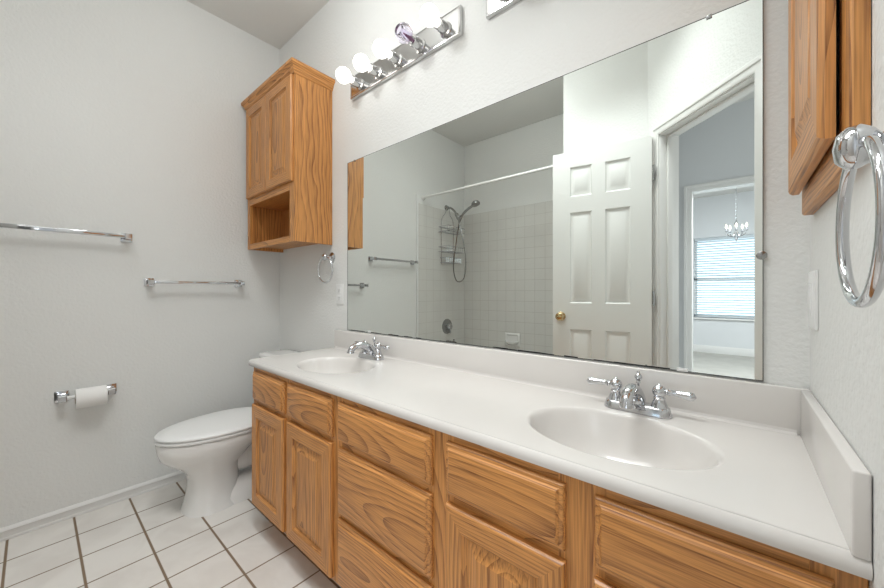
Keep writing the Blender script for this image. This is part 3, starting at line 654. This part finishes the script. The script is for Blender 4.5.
# ------------------------------------------------------------------ toilet
TX = 0.365
to = thing('toilet', 'white elongated toilet with closed lid beside the vanity', 'toilet', (TX, -0.40, 0))
def egg(yc, af, ab, wd, z, n=48, p=2.0, sl=0.0):
    pts = []
    for i in range(n):
        t = 2*PI*i/n; c, s = math.cos(t), math.sin(t)
        e = 2.0/p; X = wd*math.copysign(abs(c)**e, c); Y = (ab if s > 0 else af)*math.copysign(abs(s)**e, s)
        pts.append((TX+X, yc+Y, z+sl*(Y+af)))
    return pts
b = BM()
loft(b, [egg(-0.507, 0.130, 0.135, 0.124, 0.0, p=2.4), egg(-0.507, 0.127, 0.133, 0.120, 0.012, p=2.4), egg(-0.507, 0.115, 0.120, 0.108, 0.05, p=2.4), egg(-0.507, 0.107, 0.112, 0.101, 0.10, p=2.4),
         egg(-0.507, 0.105, 0.112, 0.101, 0.155, p=2.4), egg(-0.512, 0.112, 0.122, 0.107, 0.19, p=2.3, sl=0.05), egg(-0.49, 0.165, 0.17, 0.130, 0.222, sl=0.12), egg(-0.46, 0.232, 0.20, 0.156, 0.248, sl=0.15),
         egg(-0.445, 0.276, 0.205, 0.170, 0.278, sl=0.10), egg(-0.44, 0.292, 0.205, 0.177, 0.312, sl=0.04), egg(-0.44, 0.297, 0.205, 0.180, 0.352), egg(-0.44, 0.294, 0.203, 0.177, 0.360), egg(-0.44, 0.20, 0.13, 0.10, 0.361)])
# foot at the back, trapway, shelf under the tank
loft(b, [egg(-0.29, 0.24, 0.19, 0.122, 0.0, p=4), egg(-0.29, 0.24, 0.19, 0.119, 0.03, p=4), egg(-0.29, 0.23, 0.18, 0.100, 0.07, p=4), egg(-0.29, 0.21, 0.17, 0.07, 0.10, p=4)])
tube(b, curve_pts([(TX, -0.44, 0.20), (TX, -0.36, 0.185), (TX, -0.28, 0.20), (TX, -0.21, 0.22), (TX, -0.16, 0.16), (TX, -0.14, 0.06)], 30), 0.070, 20)
loft(b, [egg(-0.20, 0.13, 0.15, 0.09, 0.20, p=3.5), egg(-0.20, 0.15, 0.16, 0.14, 0.28, p=3.5), egg(-0.20, 0.16, 0.17, 0.175, 0.33, p=3.5), egg(-0.20, 0.16, 0.17, 0.180, 0.358, p=3.5)])
obj('bowl', b, 'china', to, angle=60)
b = BM(); loft(b, [egg(-0.44, 0.292, 0.215, 0.178, 0.3615), egg(-0.44, 0.300, 0.220, 0.184, 0.3655), egg(-0.44, 0.301, 0.220, 0.185, 0.3745), egg(-0.44, 0.297, 0.218, 0.182, 0.3795)]); obj('seat', b, 'plastic', to, angle=60)
b = BM(); loft(b, [egg(-0.44, 0.296, 0.225, 0.182, 0.3815), egg(-0.44, 0.301, 0.228, 0.186, 0.3845), egg(-0.44, 0.301, 0.228, 0.186, 0.3905), egg(-0.44, 0.295, 0.225, 0.181, 0.3965), egg(-0.44, 0.24, 0.19, 0.14, 0.4005), egg(-0.44, 0.10, 0.08, 0.06, 0.4025)]); obj('lid', b, 'plastic', to, angle=60)
for s in (-1, 1):
    b = BM(); box(b, TX+s*0.075-0.022, TX+s*0.075+0.022, -0.225, -0.196, 0.358, 0.388, 0.005); obj('hinge_cap', b, 'plastic', to)
def rbox(b, x0, x1, y0, y1, zs, r):
    loft(b, [rr(x0+i, x1-i, y0+i, y1-i, r, z) for i, z in zs])
b = BM(); rbox(b, TX-0.215, TX+0.215, -0.190, -0.016, ((0.030, 0.358), (0.012, 0.372), (0.004, 0.50), (0.0, 0.660)), 0.035); obj('tank', b, 'china', to, angle=50)
b = BM(); rbox(b, TX-0.228, TX+0.228, -0.203, -0.010, ((0.003, 0.6605), (0.0, 0.664), (0.0, 0.684), (0.006, 0.691), (0.03, 0.693)), 0.035); obj('tank_lid', b, 'china', to, angle=50)
b = BM(); lathe(b, (TX-0.15, -0.1895, 0.60), (0, -1, 0), [(0.014, 0), (0.012, 0.008), (0.006, 0.012), (0.006, 0.02)], 16); tube(b, [(TX-0.155, -0.207, 0.60), (TX-0.09, -0.212, 0.592)], [0.006, 0.008], 10); obj('flush_lever', b, 'chrome', to)
for s in (-1, 1):
    b = BM(); ball(b, (TX+s*0.112, -0.30, 0.075), 0.013, 14); obj('bolt_cap', b, 'plastic', to)

# ------------------------------------------------------------------ outlet and switch
ol = thing('outlet_plate', 'white outlet plate on the back wall beside the mirror', 'outlet', (0.731, 0, 1.055))
b = BM(); rect_rings(b, 0.697, 0.767, 0.998, 1.112, [(0, -0.0005), (0, -0.004), (0.004, -0.006)]); obj('cover_plate', b, 'plastic', ol)
for z in (1.034, 1.076):
    b = BM(); rect_rings(b, 0.717, 0.747, z-0.014, z+0.014, [(0, -0.006), (0.001, -0.0075)]); rc = obj('receptacle', b, 'plastic', ol)
    b = BM(); box(b, 0.7245, 0.7262, -0.0080, -0.0074, z-0.003, z+0.006); box(b, 0.7385, 0.7402, -0.0080, -0.0074, z-0.003, z+0.006); lathe(b, (0.7322, -0.0074, z-0.007), (0, -1, 0), [(0.0024, 0), (0.0024, 0.0006)], 10); obj('slots', b, 'dark', rc)
sw = thing('light_switch', 'white rocker switch plate on the side wall below the medicine cabinet', 'light switch', (XR-0.0005, -0.030, 0.995), -PI/2)
b = BM(); rect_rings(b, 0, 0.075, 0, 0.118, [(0, 0), (0, -0.004), (0.004, -0.006)]); obj('cover_plate', b, 'plastic', sw, local=True)
b = BM(); loft(b, [[(0.021, -0.006, 0.026), (0.054, -0.006, 0.026), (0.054, -0.006, 0.092), (0.021, -0.006, 0.092)], [(0.022, -0.008, 0.027), (0.053, -0.008, 0.027), (0.053, -0.0105, 0.091), (0.022, -0.0105, 0.091)]]); obj('rocker', b, 'plastic', sw, local=True)
